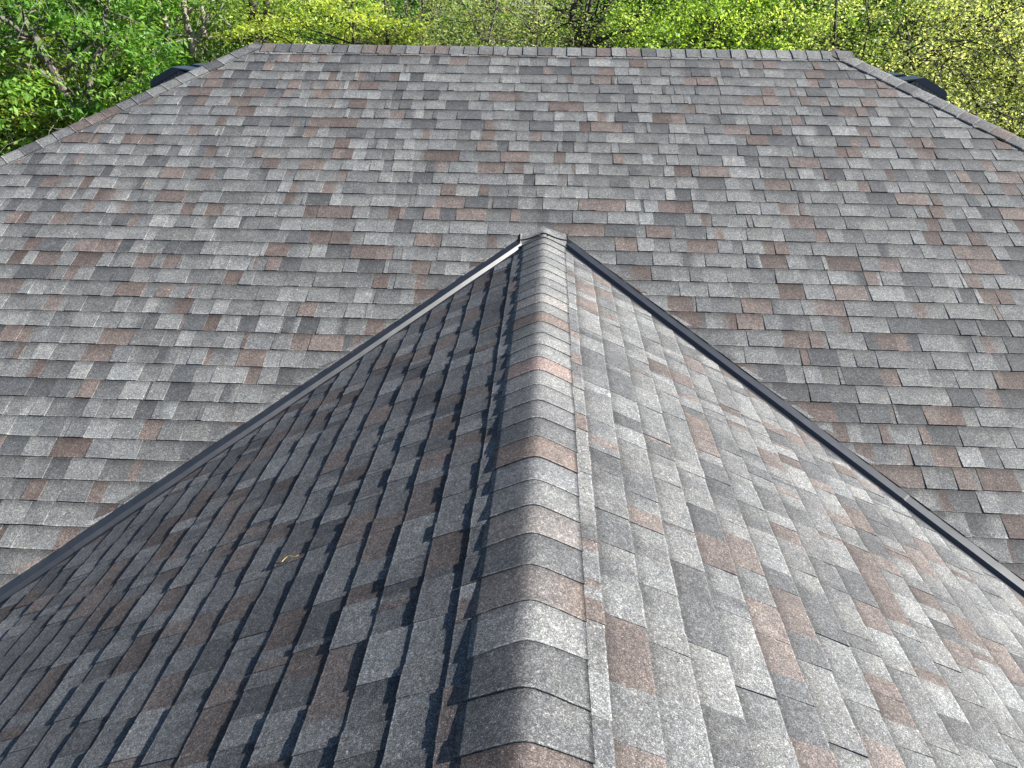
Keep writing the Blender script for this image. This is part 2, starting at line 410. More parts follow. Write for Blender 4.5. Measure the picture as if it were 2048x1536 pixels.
# ------------------------------------------------------------------ ridge and hip caps
def caps(name, start, d, w1, w2, length, seed, expo=.1454, W=.178, first=0., nseg=14, r=.035, lift=.010, fan=.0, height=.0, label=None, ex=0.0, tones=None):
    """caps laid so that every butt faces -d (d points up the run). start = lowest point."""
    rng = random.Random(seed); mb = MB()
    d = Vector(d).normalized(); w1 = Vector(w1).normalized(); w2 = Vector(w2).normalized(); upv = -(w1+w2)
    upv = (upv - d*upv.dot(d)).normalized()
    S = Vector(start); n = int(length/expo)+1
    th = .0045
    def f(a): return (math.sqrt(a*a+r*r)+a)/2
    def nrm(a):
        k = a/math.sqrt(a*a+r*r)
        n1 = (upv - w1*upv.dot(w1)).normalized(); n2 = (upv - w2*upv.dot(w2)).normalized()
        return (n1*(1+k)/2 + n2*(1-k)/2).normalized()
    for i in range(n):
        t0 = first + i*expo
        if t0 > length: break
        t1 = t0 + expo + .016
        c = tones(i) if tones else None
        spx = None
        if c and len(c) == 3: c, cx, spx = c
        else: cx = None
        c = c or pick(rng)
        c0 = c
        c1 = cx or (pick(rng) if (rng.random() < .12 and not tones) else c0)
        sp_ = spx if spx is not None else rng.uniform(-.1, .1); sk = rng.gauss(0, .0032); side = rng.gauss(0, .0018); lo = lift + rng.gauss(0, .0007); bow = rng.gauss(.001, .002)
        curl = [abs(rng.gauss(0, .0010)), abs(rng.gauss(0, .0010))]
        jit = [rng.gauss(0, .0005) for _ in range(nseg+1)]
        Wl = W + rng.gauss(0, .0018); Wr = W + rng.gauss(0, .0018)
        rows = []
        for (t, h, bt) in ((t0, lo, 1), (t0+.006, lo, 0), ((t0+t1)/2, lo-.0020, 0), (t1, lo-.0042, 0)):
            row = []
            for k in range(nseg+1):
                a = -Wl + (Wl+Wr)*k/nseg
                e_ = max(0, abs(a)/W-.75)*4
                hh = h - .0025*(a/W)**2 + curl[0 if a < 0 else 1]*e_*e_*(1 if bt or t < t1-.1 else 0)
                tt = t + sk*a/W + (jit[k] if bt else 0) + bow*(a/W)**2
                p = S + d*tt + w1*f(a) + w2*f(-a) + nrm(a)*hh
                kk = min(1, max(0, (a-sp_)*10+.5))
                col = tuple(c0[m]+(c1[m]-c0[m])*kk for m in range(3))+(1,)
                row.append((p, col, nrm(a), a))
            rows.append(row)
        us_ = [0, .035, .5, .98]
        for j in range(3):
            for k in range(nseg):
                q = (rows[j][k], rows[j][k+1], rows[j+1][k+1], rows[j+1][k])
                uvs = [(q[0][3]+i*.4, us_[j]), (q[1][3]+i*.4, us_[j]), (q[2][3]+i*.4, us_[j+1]), (q[3][3]+i*.4, us_[j+1])]
                pts = [x[0] for x in q]; cols = [x[1] for x in q]
                if (pts[1]-pts[0]).cross(pts[2]-pts[0]).dot(q[0][2]) < 0: pts.reverse(); cols.reverse(); uvs.reverse()
                mb.face(pts, 0, cols, uvs, smooth=True)
        # butt and side walls
        ec = lambda c: (min(1, c[0]*1.3), min(1, c[1]*1.3), min(1, c[2]*1.3), 1)
        bot = lambda x, dd: x[0] - x[2]*dd
        for k in range(nseg):
            a_, b_ = rows[0][k], rows[0][k+1]
            mb.face([a_[0], b_[0], bot(b_, th), bot(a_, th)], 1, [ec(a_[1]), ec(b_[1])]*2, [(0, .3)]*4)
            # underside for a short way, so a lifted butt is solid
        for j in range(3):
            for k in (0, nseg):
                a_, b_ = rows[j][k], rows[j+1][k]
                mb.face([a_[0], b_[0], bot(b_, th), bot(a_, th)], 1, [ec(a_[1]), ec(b_[1])]*2, [(0, .3)]*4)
                
        a0 = rows[0]; a1 = rows[3]
        mb.face([bot(a0[k], th) for k in range(nseg+1)] + [bot(a1[k], th) for k in range(nseg, -1, -1)], 1, [ec(c0)]*(2*nseg+2), [(0, .3)]*(2*nseg+2)) if False else None
        for k in range(nseg):
            mb.face([bot(a0[k], th), bot(a0[k+1], th), bot(a1[k+1], th), bot(a1[k], th)], 1, [ec(c0)]*4, [(0, .3)]*4)
    o = hp(mb.build(name, [M_SH, M_EDGE], house, merge=True))
    if label: o['label'] = label
    return o

# gable ridge: first butt position so that butts fall at y = -(1.7909 + m*.1454)
BR1 = (.152, .124, .112, 1); GR = (.168, .171, .170, 1); LG = (.200, .203, .200, 1); DG = (.112, .115, .117, 1)
Y_M = lambda m: -(1.7909 + m*.14543)
first_m = 43
seq = {17: DG, 16: DG, 15: LG, 14: ((.14, .13, .125, 1), BR1, .10), 13: DG, 12: (.17, .16, .155, 1), 11: GR, 10: (.17, .175, .18, 1), 9: BR1, 8: DG, 7: (.15, .15, .155, 1), 6: GR, 5: LG, 4: (.23, .18, .165, 1), 3: LG, 2: LG, 1: GR, 0: BR1, -1: GR, -2: (.24, .225, .215, 1), -3: LG, -4: GR, -5: LG, -6: LG, -7: GR, -8: (.18, .185, .19, 1), -9: LG, -10: GR, -11: BR1}
n_caps = first_m + 12
caps('gable_ridge_cap', (0, Y_M(first_m), 0), (0, 1, 0), (CG, 0, -SG), (-CG, 0, -SG), (first_m+11.2)*.14543, 77,
     expo=.14543, W=.170, r=.021, lift=.0122, nseg=18, tones=lambda i: seq.get(first_m - i))
# the last two caps bend from the small ridge up onto the main slope
def bent_cap(name, y_butt, y_far, k_far, h, col):
    mb = MB(); nx, ny = 28, 9; W = .172
    def z_at(x, y, hh):
        za = -TG*math.sqrt(x*x+.015**2) + hh; zb = T*y + hh*.72
        m_ = max(za, zb); d_ = abs(za-zb); kk = .030
        return m_ + (max(kk-d_, 0)**2)/(4*kk)
    rows = []
    for j in range(ny):
        row = []
        for i in range(nx+1):
            x = -W + 2*W*i/nx
            yb = y_butt + .004*math.sin(x*11) ; yf = y_far - k_far*abs(x)
            y = yb + (yf-yb)*j/(ny-1)
            row.append(Vector((x, y, z_at(x, y, h - .0095*j/(ny-1)))))
        rows.append(row)
    for j in range(ny-1):
        for i in range(nx): mb.face([rows[j][i], rows[j][i+1], rows[j+1][i+1], rows[j+1][i]], 0, [col]*4, [(i*.012, .08+.1*j)]*4, smooth=True)
    dn = Vector((0, 0, -.0055))
    for j in range(ny-1):
        for i in range(nx): mb.face([rows[j][i]+dn, rows[j+1][i]+dn, rows[j+1][i+1]+dn, rows[j][i+1]+dn], 1, [col]*4)
    ring = rows[0] + [rows[j][nx] for j in range(1, ny)] + rows[ny-1][-2::-1] + [rows[j][0] for j in range(ny-2, 0, -1)]
    for k in range(len(ring)):
        a_, b_ = ring[k], ring[(k+1) % len(ring)]
        mb.face([a_, b_, b_+dn, a_+dn], 1, [col]*4, [(0, .3)]*4)
    return hp(mb.build(name, [M_SH, M_EDGE], house, merge=True))
bent_cap('ridge_end_cap', -.195, -.03, .30, .0165, (.172, .175, .174, 1))
bent_cap('ridge_end_cap', -.105, .034, .42, .0235, (.190, .193, .190, 1))

# main ridge: butts face -x, so the run starts at the left end
caps('main_ridge_cap', (XL-.02, YR, ZR), (1, 0, 0), (0, CP, -SP), (0, -CP, -SP), XR-XL-.03, 5, expo=.1385, W=.150, r=.018, lift=.0135, nseg=12)
# hips
for sgn, xe, sd in ((-1, XL, 3), (1, XR, 4)):
    dd = Vector((sgn, -1, -T)).normalized()          # downhill
    Lh = 5.3*math.sqrt(2+T*T)
    w_main = Vector((0, 0, 0)); n_main = Vector((0, -SP, CP)); n_end = Vector((sgn*SP, 0, CP))
    wm = dd.cross(n_main).normalized()
    if wm.dot(Vector((-sgn, -1, 0))) < 0: wm = -wm
    we = dd.cross(n_end).normalized()
    if we.dot(Vector((sgn, 1, 0))) < 0: we = -we
    P0 = Vector((xe, YR, ZR)) + dd*Lh
    caps('hip_cap', P0, -dd, wm, we, Lh-.03, sd, expo=.1454, W=.150, r=.018, lift=.0135, nseg=12)
    # bent cap that closes the meeting of hip and main ridge
    mb = MB(); rows = []
    c2 = (.22, .222, .226, 1)
# ------------------------------------------------------------------ valley flashing (W profile with centre rib)
for sgn in (-1, 1):
    dd = Vector((sgn, -MV, -TG)).normalized()
    n_main = Vector((0, -SP, CP)); n_g = Vector((sgn*SG, 0, CG))
    wm = dd.cross(n_main).normalized();  wm = wm if wm.y > 0 else -wm
    wg = dd.cross(n_g).normalized();  wg = wg if wg.y < 0 else -wg
    upv = (n_main+n_g).normalized(); upv = (upv-dd*upv.dot(dd)).normalized()
    prof = [(wm*.14 - n_main*.009), (wm*.096 - n_main*.005), (wm*.076 - n_main*.0010), upv*.0275 + wg*.003, upv*.0290 + wg*.0075, upv*.0283 + wg*.0095, (wg*.0255 + n_g*.0010), (wg*.036 + n_g*.0003), (wg*.066 - n_g*.0045), (wg*.14 - n_g*.009)]
    mb = MB(); nL = 60; Lv = 3.36*math.sqrt(1+MV*MV+TG*TG)
    rng = random.Random(8+sgn)
    st = [.06, .232] + [.238 + (Lv-.238)*i/nL for i in range(nL-1)]
    rings = []
    for s_ in st:
        wob = Vector((0, 0, 1))*(.0012*math.sin(s_*3.1+sgn) + .0006*math.sin(s_*9.7))
        pp = prof if s_ > .235 else [wm*.14 - n_main*.004, wm*.096 - n_main*.001, wm*.07, wm*.03 - upv*.001, Vector((0, 0, 0)), wg*.006, wg*.02, wg*.036, wg*.066 - n_g*.0045, wg*.14 - n_g*.009]
        rings.append([dd*s_ + p + wob for p in pp])
    for i in range(nL):
        for k in range(len(prof)-1): mb.face([rings[i][k], rings[i][k+1], rings[i+1][k+1], rings[i+1][k]])
    # lap joint of two lengths and two rivets
    lj = 2.95 if sgn > 0 else 3.6
    up2 = [dd*lj + p + upv*.0016 for p in prof]; up3 = [dd*(lj+.012) + p + upv*.0004 for p in prof]
    up1 = [dd*(lj-.6) + p + upv*.0010 for p in prof]
    for k in range(len(prof)-1):
        mb.face([up1[k], up1[k+1], up2[k+1], up2[k]]); mb.face([up2[k], up2[k+1], up3[k+1], up3[k]])
    vf = hp(mb.build('valley_flashing', [M_METAL], house, merge=True))
    mb = MB()
    for s_ in (3.32, 3.35):
        c_ = dd*s_ + (wm*.030 + upv*.0135); mb.tube([c_, c_+upv*.003], .0035, 8)
    rv = mb.build('rivet', [M_METAL]); rv.parent = vf

# ------------------------------------------------------------------ roof vents on the hip ends
def vent(sgn, y0):
    xe = XL if sgn < 0 else XR
    def P(dx, h, y): return Vector((xe + sgn*dx, y, ZR - T*dx + h))
    w = .27
    prof = [(.47, .004), (.713, .158), (.915, .158), (.945, .14), (.95, .10), (.95, .004)]
    v = empty('roof_vent', P(.7, 0, y0+w/2), house); hp(v)
    loc = Matrix.Translation(-P(.7, 0, y0+w/2))
    mb = MB(); t = .008
    # hood: top skin + gable cheeks down to the grille line
    for i in range(len(prof)-1):
        a, b = P(*prof[i], y0), P(*prof[i+1], y0)
        a2, b2 = P(*prof[i], y0+w), P(*prof[i+1], y0+w)
        up_ = (b-a).cross(a2-a).normalized(); up_ = up_ if up_.dot(Vector((0, 0, 1))+Vector((sgn*.5, 0, 0))) > 0 else -up_
        q = [a, b, b2, a2]; mb.face(q, 0); mb.face([x-up_*t for x in q], 0)
    for yy in (y0, y0+w):
        def cheek(y): return [P(.47, .006, y), P(.713, .158, y), P(.915, .158, y), P(.945, .14, y), P(.95, .10, y), P(.95, .094, y), P(.63, .094, y), P(.50, .006, y)]
        c_ = cheek(yy - (.004 if yy == y0 else -.0)); mb.prism(c_, (0, .004, 0))
    # lip round the hood and roof flange
    mb.prism([P(.40, .013, y0-.05), P(1.02, .013, y0-.05), P(1.02, .017, y0-.05), P(.40, .017, y0-.05)], (0, w+.1, 0))
    hood = mb.build('vent_hood', [M_PLASTIC], v)
    for yy in (y0+.006, y0+w-.010):
        mb = MB()
        for k in range(11):
            dx = .56 + k*.038; mb.prism([P(dx, .02, yy), P(dx+.009, .02, yy), P(dx+.009, .096 if dx > .62 else .06, yy), P(dx, .096 if dx > .62 else .06, yy)], (0, .004, 0))
        mb.prism([P(.556, .016, yy+.001), P(.952, .016, yy+.001), P(.952, .024, yy+.001), P(.556, .024, yy+.001)], (0, .002, 0))
        gb = mb.build('grille_frame', [M_PLASTIC], v)
        mb = MB(); mb.prism([P(.56, .02, yy+.002), P(.94, .02, yy+.002), P(.94, .093, yy+.002), P(.64, .093, yy+.002)], (0, .001, 0))
        gs = mb.build('grille_screen', [M_GRILLE], v)
    for c in v.children: c.matrix_parent_inverse = Matrix.Translation(-Vector(v.location))
    return v
for sgn in (-1, 1):
    for y0 in (YR-.25, YR+.195): vent(sgn, y0)

# ------------------------------------------------------------------ walls, soffit, gutter
mb = MB(); ww = .45
GZ = -4.4
mb.box((xe_l+ww, yE+ww, GZ), (xe_r-ww, yB-ww, ZE-.16)); hp(mb.build('wall', [M_BRICK], house))
mb = MB(); mb.box((-gx+ww, GEND+ww, GZ), (gx-ww, yE+ww-.003, ZE-.16))
mb.prism([(-gx+ww, GEND+ww, ZE-.16), (gx-ww, GEND+ww, ZE-.16), (0, GEND+ww, -.12)], (0, .2, 0)); hp(mb.build('wall', [M_BRICK], house))
mb = MB()
mb.box((xe_l, yE, ZE-.16), (xe_r, yB, ZE-.14)); hp(mb.build('soffit', [M_WOODTRIM], house))
mb = MB()
for (x0, y0, x1, y1) in ((xe_l-.02, yE-.02, -gx, yE), (gx, yE-.02, xe_r+.02, yE), (xe_l-.02, yB, xe_r+.02, yB+.02), (xe_l-.02, yE, xe_l, yB), (xe_r, yE, xe_r+.02, yB), (-gx-.02, GEND, -gx, yE-.023), (gx, GEND, gx+.02, yE-.023)):
    mb.box((x0, y0, ZE-.16), (x1, y1, ZE-.012))
hp(mb.build('fascia', [M_WOODTRIM], house))
for (a, b) in (((xe_l-.08, yE-.09), (-gx-.1, yE-.09)), ((gx+.1, yE-.09), (xe_r+.08, yE-.09)), ((-gx-.09, GEND), (-gx-.09, yE-.1)), ((gx+.09, GEND), (gx+.09, yE-.1))):
    mb = MB(); dv = Vector((b[0]-a[0], b[1]-a[1], 0)); L_ = dv.length; dv.normalize(); sd = Vector((-dv.y, dv.x, 0))
    A_ = Vector((a[0], a[1], ZE-.04))
    pr = [A_+sd*.06, A_+sd*.06+Vector((0, 0, -.10)), A_-sd*.06+Vector((0, 0, -.10)), A_-sd*.06, A_-sd*.055, A_-sd*.055+Vector((0, 0, -.094)), A_+sd*.055+Vector((0, 0, -.094)), A_+sd*.055]
    mb.prism(pr, dv*L_); hp(mb.build('gutter', [M_METAL], house))
for (xx, yy, horiz) in ((-6, yE+ww, 1), (-4.5, yE+ww, 1), (4.5, yE+ww, 1), (6.2, yE+ww, 1), (-gx+ww, -5.5, 0), (gx-ww, -5.5, 0)):
    mb = MB()
    if horiz: mb.box((xx-.5, yy-.04, -3.5), (xx+.5, yy-.004, -2.2))
    else: mb.box((xx-(.04 if xx < 0 else -.004), yy-.5, -3.5), (xx-(.004 if xx < 0 else -.04), yy+.5, -2.2))
    wf = hp(mb.build('window', [M_WOODTRIM], house)); mb = MB()
    if horiz: mb.box((xx-.44, yy-.05, -3.44), (xx+.44, yy-.043, -2.26))
    elif xx < 0: mb.box((xx-.05, yy-.44, -3.44), (xx-.043, yy+.44, -2.26))
    else: mb.box((xx+.043, yy-.44, -3.44), (xx+.05, yy+.44, -2.26))
    pn = mb.build('pane', [M_GLASS]); pn.parent = wf

# ------------------------------------------------------------------ loose bits lying on the roof
def on_left(y, dist, h=.012): return Vector((-dist*CG, y, -dist*SG)) + Vector((-SG, 0, CG))*h
base = on_left(-3.215, 1.045, .0145)
mb = MB(); pts = []
for k in range(25):
    q = k/24; dx = .070*q; dy = .016*math.sin(q*5.2)*(1-.3*q) 
    pts.append(base + Vector((CG, 0, SG))*dx + Vector((0, 1, 0))*(dy + .02*q) + Vector((-SG, 0, CG))*(.002*math.sin(q*5)))
mb.tube(pts, .0012, 6)
s_ = mb.build('straw', [M_STRAW]); tag(s_, 'curled yellow straw lying on the shaded left slope of the small roof', 'straw')
mb = MB(); c_ = Vector((1.45, .75, T*.75)) + Vector((0, -SP, CP))*.014
mb.tube([c_, c_+Vector((.03, .01, .007)), c_+Vector((.05, .035, .02)), c_+Vector((.045, .06, .033))], .0014, 5)
s_ = mb.build('straw', [M_STRAW]); tag(s_, 'pale yellow straw lying high on the right of the main slope', 'straw')

# ------------------------------------------------------------------ ground
def ground_mat():
    m, nt, b = newmat('leaf_litter'); L = nt.links.new
    tc = N(nt, 'ShaderNodeTexCoord'); no = N(nt, 'ShaderNodeTexNoise'); no.inputs['Scale'].default_value = 1.3; no.inputs['Detail'].default_value = 10; L(tc.outputs['Object'], no.inputs['Vector'])
    c = ramp(nt, no.outputs[0], [(.3, (.03, .045, .015, 1)), (.5, (.06, .07, .025, 1)), (.7, (.09, .07, .04, 1))])
    L(c, b.inputs['Base Color']); b.inputs['Roughness'].default_value = .95
    return m
mb = MB(); R_ = 400; n_ = 40
for i in range(n_):
    for j in range(n_):
        x0 = -R_+2*R_*i/n_; x1 = -R_+2*R_*(i+1)/n_; y0 = -R_+2*R_*j/n_; y1 = -R_+2*R_*(j+1)/n_
        mb.face([(x0, y0, GZ), (x1, y0, GZ), (x1, y1, GZ), (x0, y1, GZ)])
gr = mb.build('ground', [ground_mat()]); tag(gr, kind='structure')

# ------------------------------------------------------------------ trees
def leaf_mat(name, c_dark, c_mid, c_light, trans=.5):
    m, nt, b = newmat(name); L = nt.links.new; nt.nodes.remove(b)
    out = nt.nodes['Material Output']
    at = N(nt, 'ShaderNodeAttribute', attribute_name='tone'); sp = N(nt, 'ShaderNodeSeparateColor'); L(at.outputs['Color'], sp.inputs[0])
    c = ramp(nt, sp.outputs[0], [(0, (*c_dark, 1)), (.5, (*c_mid, 1)), (1, (*c_light, 1))])
    df = N(nt, 'ShaderNodeBsdfPrincipled'); df.inputs['Roughness'].default_value = .45; df.inputs['Specular IOR Level'].default_value = .4; L(c, df.inputs['Base Color'])
    tr = N(nt, 'ShaderNodeBsdfTranslucent')
    tcx = mixc(nt, 'MULTIPLY', 1.0, c, (1.7, 1.6, .75, 1)); L(tcx, tr.inputs[0])
    mx = N(nt, 'ShaderNodeMixShader'); mx.inputs[0].default_value = trans; L(df.outputs[0], mx.inputs[1]); L(tr.outputs[0], mx.inputs[2]); L(mx.outputs[0], out.inputs[0])
    return m
LM = {
 'deep':   leaf_mat('leaf_deep_green', (.025, .085, .018), (.090, .220, .040), (.240, .440, .090), .48),
 'mid':    leaf_mat('leaf_mid_green', (.045, .110, .030), (.190, .320, .075), (.400, .560, .150), .5),
 'yellow': leaf_mat('leaf_yellow_green', (.140, .220, .045), (.370, .470, .100), (.580, .660, .190), .5),
 'olive':  leaf_mat('leaf_olive', (.090, .135, .060), (.290, .360, .160), (.520, .580, .310), .48),
 'bright': leaf_mat('leaf_bright_green', (.070, .160, .035), (.270, .430, .085), (.500, .660, .170), .5),
 'haze':   leaf_mat('leaf_pale_green', (.140, .200, .085), (.400, .480, .220), (.640, .690, .380), .48),
}
def bark_mat(name, a, b2):
    m, nt, b = newmat(name); L = nt.links.new
    tc = N(nt, 'ShaderNodeTexCoord'); mp = N(nt, 'ShaderNodeMapping'); mp.inputs['Scale'].default_value = (14, 14, 3); L(tc.outputs['Object'], mp.inputs[0])
    no = N(nt, 'ShaderNodeTexNoise'); no.inputs['Scale'].default_value = 1.5; no.inputs['Detail'].default_value = 8; L(mp.outputs[0], no.inputs['Vector'])
    c = ramp(nt, no.outputs[0], [(.35, (*a, 1)), (.65, (*b2, 1))]); L(c, b.inputs['Base Color']); b.inputs['Roughness'].default_value = .9
    bp = N(nt, 'ShaderNodeBump'); bp.inputs['Strength'].default_value = .6; bp.inputs['Distance'].default_value = .03; L(no.outputs[0], bp.inputs['Height']); L(bp.outputs[0], b.inputs['Normal'])
    return m
BARK = {'pale': bark_mat('bark_pale', (.14, .12, .095), (.36, .33, .28)), 'grey': bark_mat('bark_grey', (.07, .06, .048), (.20, .18, .15)), 'dark': bark_mat('bark_dark', (.02, .018, .015), (.07, .06, .05))}

def leaves_mesh(name, cent, size, rng, droop=.3, aspect=.5, tone=None, mat=None):
    """cent (n,3) leaf centres -> mesh of folded diamond leaves"""
    n = len(cent)
    a = rng.uniform(0, 2*np.pi, n); el = rng.normal(-droop, .45, n)
    d = np.stack([np.cos(a)*np.cos(el), np.sin(a)*np.cos(el), np.sin(el)], 1)
    nn = rng.normal(0, .55, (n, 3)); nn[:, 2] += 1.0
    s = np.cross(d, nn); s /= np.linalg.norm(s, axis=1, keepdims=True)+1e-9
    nrm = np.cross(s, d)
    L = (size*rng.uniform(.65, 1.3, n))[:, None]; W = L*aspect*.5
    base = cent - d*L*.5; tip = cent + d*L*.5
    m1 = cent + s*W + nrm*L*.08 - d*L*.06; m2 = cent - s*W + nrm*L*.08 - d*L*.06
    V = np.stack([base, m1, tip, m2], 1).reshape(-1, 3).astype(np.float32)
    me = bpy.data.meshes.new(name)
    me.vertices.add(4*n); me.vertices.foreach_set('co', V.ravel())
    me.loops.add(6*n); me.polygons.add(2*n)
    b = np.arange(n)*4
    idx = np.stack([b, b+1, b+2, b, b+2, b+3], 1).astype(np.int32)
    me.loops.foreach_set('vertex_index', idx.ravel())
    me.polygons.foreach_set('loop_start', (np.arange(2*n)*3).astype(np.int32))
    me.polygons.foreach_set('loop_total', np.full(2*n, 3, dtype=np.int32))
    me.update(calc_edges=True)
    t = tone if tone is not None else rng.uniform(0, 1, n)
    ca = me.color_attributes.new('tone', 'FLOAT_COLOR', 'POINT')
    c4 = np.repeat(np.stack([t, t, t, np.ones(n)], 1), 4, axis=0).astype(np.float32)
    ca.data.foreach_set('color', c4.ravel())
    return me

def make_tree(seed, leafkey, bark, H, crown_r, crown_z0, nclump, per, lsize, aspect=.5, lean=(0, 0), multi=1, trunk_r=.14, clump_r=.42, flat=.6, droop=.3, twigs=60, bare=0, leaders=None, clear=.06):
    """returns (trunk mesh builder, leaf mesh). local origin at the base."""
    R = random.Random(seed); rng = np.random.default_rng(seed)
    mb = MB(); ends = []
    # clump centres through the crown volume
    C = []
    while len(C) < nclump:
        p = Vector((R.uniform(-1, 1), R.uniform(-1, 1), R.uniform(-1, 1)))
        if p.length > 1: continue
        if p.length < .45 and R.random() < .6: continue
        zz = (p.z+1)/2
        rr = crown_r*(.75 + .25*math.sin(zz*math.pi))*(1+.25*noise.noise(p*2+Vector((seed, 0, 0))))
        c = Vector((p.x*rr, p.y*rr, crown_z0 + (H-crown_z0)*zz))
        c.x += lean[0]*c.z; c.y += lean[1]*c.z
        C.append(c)
    # trunks
    leads = []
    if leaders:
        multi = 0
        for pts, ra, rb in leaders:
            pts = [Vector(p) for p in pts]; fine = []
            for i in range(len(pts)-1):
                for q in (0, .33, .66): fine.append(pts[i].lerp(pts[i+1], q) + Vector((R.gauss(0, .02), R.gauss(0, .02), 0)))
            fine.append(pts[-1]); rr = [ra+(rb-ra)*i/(len(fine)-1) for i in range(len(fine))]
            mb.tube(fine, rr, 9); leads.append((fine, rr))
    for m in range(multi):
        a = R.uniform(0, 6.28); sp = .0 if multi == 1 else .16
        pts = []; k = 9; top = H*.88
        off = Vector((math.cos(a)*sp, math.sin(a)*sp, 0)); ph = R.uniform(0, 6)
        for i in range(k):
            q = i/(k-1); z = top*q
            wob = .28*q*math.sin(ph+q*4.2)
            pts.append(Vector((lean[0]*z + off.x*(1+z*1.0) + wob, lean[1]*z + off.y*(1+z*1.0) + .22*q*math.cos(ph*1.3+q*3.6), z)))
        rr = [trunk_r*(1-.86*(i/(k-1)))*(1.25 if i == 0 else 1) for i in range(k)]
        mb.tube(pts, rr, 9); leads.append((pts, rr))
    # limbs reach from a trunk to the clumps, then twigs
    def limb(a, b, r0, r1, k=5, wig=.12):
        pts = []; dv = b-a; o = dv.orthogonal().normalized(); o2 = dv.cross(o).normalized(); ph = R.uniform(0, 6)
        for i in range(k):
            q = i/(k-1); am = wig*dv.length*math.sin(q*math.pi)
            pts.append(a + dv*q + o*am*math.sin(ph+q*4)*.6 + o2*am*math.cos(ph+q*3)*.6 + Vector((0, 0, .10*dv.length*math.sin(q*math.pi))))
        mb.tube(pts, [r0+(r1-r0)*i/(k-1) for i in range(k)], 5); return pts
    nl = min(len(C), 30); limbs = []
    for c in R.sample(C, nl):
        pts, rr = R.choice(leads)
        # attach below the clump
        best = min(range(1, len(pts)-1), key=lambda i: abs(pts[i].z-(c.z-.35*(c-pts[i]).length)))
        limbs.append(limb(pts[best], c, max(.018, rr[best]*.45), .008, 6))
    for c in C:
        src = R.choice(limbs); p = min(src, key=lambda v: (v-c).length)
        if (p-c).length < 2.0: limb(p, c, .011, .004, 4)
    for _ in range(twigs):
        c = R.choice(C); v = Vector((R.gauss(0, 1), R.gauss(0, 1), R.gauss(0, .7))).normalized()*R.uniform(.3, .9)
        limb(c-v*.4, c+v, .006, .002, 4, .2)
    for _ in range(bare):
        c = R.choice(C); v = Vector((R.gauss(0, 1), R.gauss(-.3, 1), R.gauss(0, .8))).normalized()*R.uniform(.7, 1.8)
        limb(c-v*.4, c+v, .014, .003, 6, .25)
    Cn = np.array([tuple(c) for c in C])
    cid = rng.integers(0, len(C), nclump*per)
    # leaves spread in flattened sprays round every clump
    sub = rng.normal(0, 1, (nclump, 7, 3))*np.array([1, 1, flat*.8])
    sid = rng.integers(0, 7, len(cid))
    cr = .78*clump_r*(rng.uniform(.5, 1.5, nclump))[cid][:, None]
    P_ = Cn[cid] + sub[cid, sid]*cr + rng.normal(0, .38, (len(cid), 3))*cr*np.array([1, 1, flat])
    if leaders:
        LP = np.array([tuple(p) for pts, rr in leads for p in pts])
        keep = np.ones(len(P_), bool)
        for lp in LP:
            dd_ = P_ - lp; keep &= ~(((dd_[:, 0]**2 + dd_[:, 2]**2) < clear**2) & (dd_[:, 1] < .3) & (dd_[:, 1] > -3.0))
        P_ = P_[keep]; cid = cid[keep]
    tn = np.clip(rng.normal(.58, .14, len(cid)) + (rng.normal(0, .30, nclump))[cid], 0, 1)
    me = leaves_mesh('crown', P_, lsize, rng, droop, aspect, tn)
    return mb, me

def wp(u, v, Y):
    d_ = fw + (u-1024)/1464.44*rt + (768-v)/1464.44*up
    return CAM + d_*((Y-CAM.y)/d_.y)
def loc(x, y, *pts):
    return [Vector((p.x-x, p.y-y, p.z-GZ)) for p in pts]
PROTO = {}
def proto(key, **k):
    bark = k['bark']; lk = k['leafkey']
    mb, me = make_tree(**k)
    PROTO[key] = (mb, me, BARK[bark], LM[lk])
X1, Y1 = wp(150, 200, 8.3).x, 8.6
X2, Y2 = wp(375, 120, 9.6).x, 10.2
X3, Y3 = wp(515, 60, 10.3).x, 11.5
proto('leaning', seed=1, leafkey='deep', bark='grey', H=6.7, crown_r=2.5, crown_z0=1.6, nclump=170, per=130, lsize=.125, aspect=.42, clump_r=.42, droop=.5, flat=.5, bare=25,
      leaders=[([(.5, -.9, 0)] + loc(X1, Y1, wp(158, 232, 8.2), wp(112, 150, 8.2), wp(72, 80, 8.2), wp(38, 30, 8.4), wp(20, -25, 8.7)), .12, .055),
               (loc(X1, Y1, wp(158, 232, 8.2), wp(178, 190, 8.1), wp(190, 120, 8.4), wp(215, 40, 8.8), wp(220, -25, 9.2)), .075, .035),
               (loc(X1, Y1, wp(75, 85, 8.2), wp(40, 62, 8.1), wp(5, 38, 8.0), wp(-40, 0, 8.0)), .05, .03)])
proto('twin', seed=2, leafkey='mid', bark='pale', H=6.9, crown_r=2.3, crown_z0=1.4, nclump=160, per=120, lsize=.105, aspect=.45, clump_r=.4, droop=.4, bare=20,
      leaders=[([(-.15, -1.2, 0)] + loc(X2, Y2, wp(345, 150, 9.5), wp(339, 80, 9.5), wp(333, 50, 9.6), wp(318, 10, 9.8), wp(300, -25, 10)), .075, .04),
               ([(.15, -1.2, 0)] + loc(X2, Y2, wp(384, 150, 9.5), wp(386, 80, 9.5), wp(376, 50, 9.6), wp(366, 0, 9.8), wp(350, -25, 10)), .085, .04),
               (loc(X2, Y2, wp(386, 82, 9.5), wp(402, 60, 9.5), wp(415, 40, 9.6), wp(430, -20, 9.8)), .05, .03),
               ([(.4, -.9, 0)] + loc(X2, Y2, wp(420, 140, 9.8), wp(408, 80, 9.8), wp(405, 20, 10), wp(410, -25, 10.2)), .06, .035)])
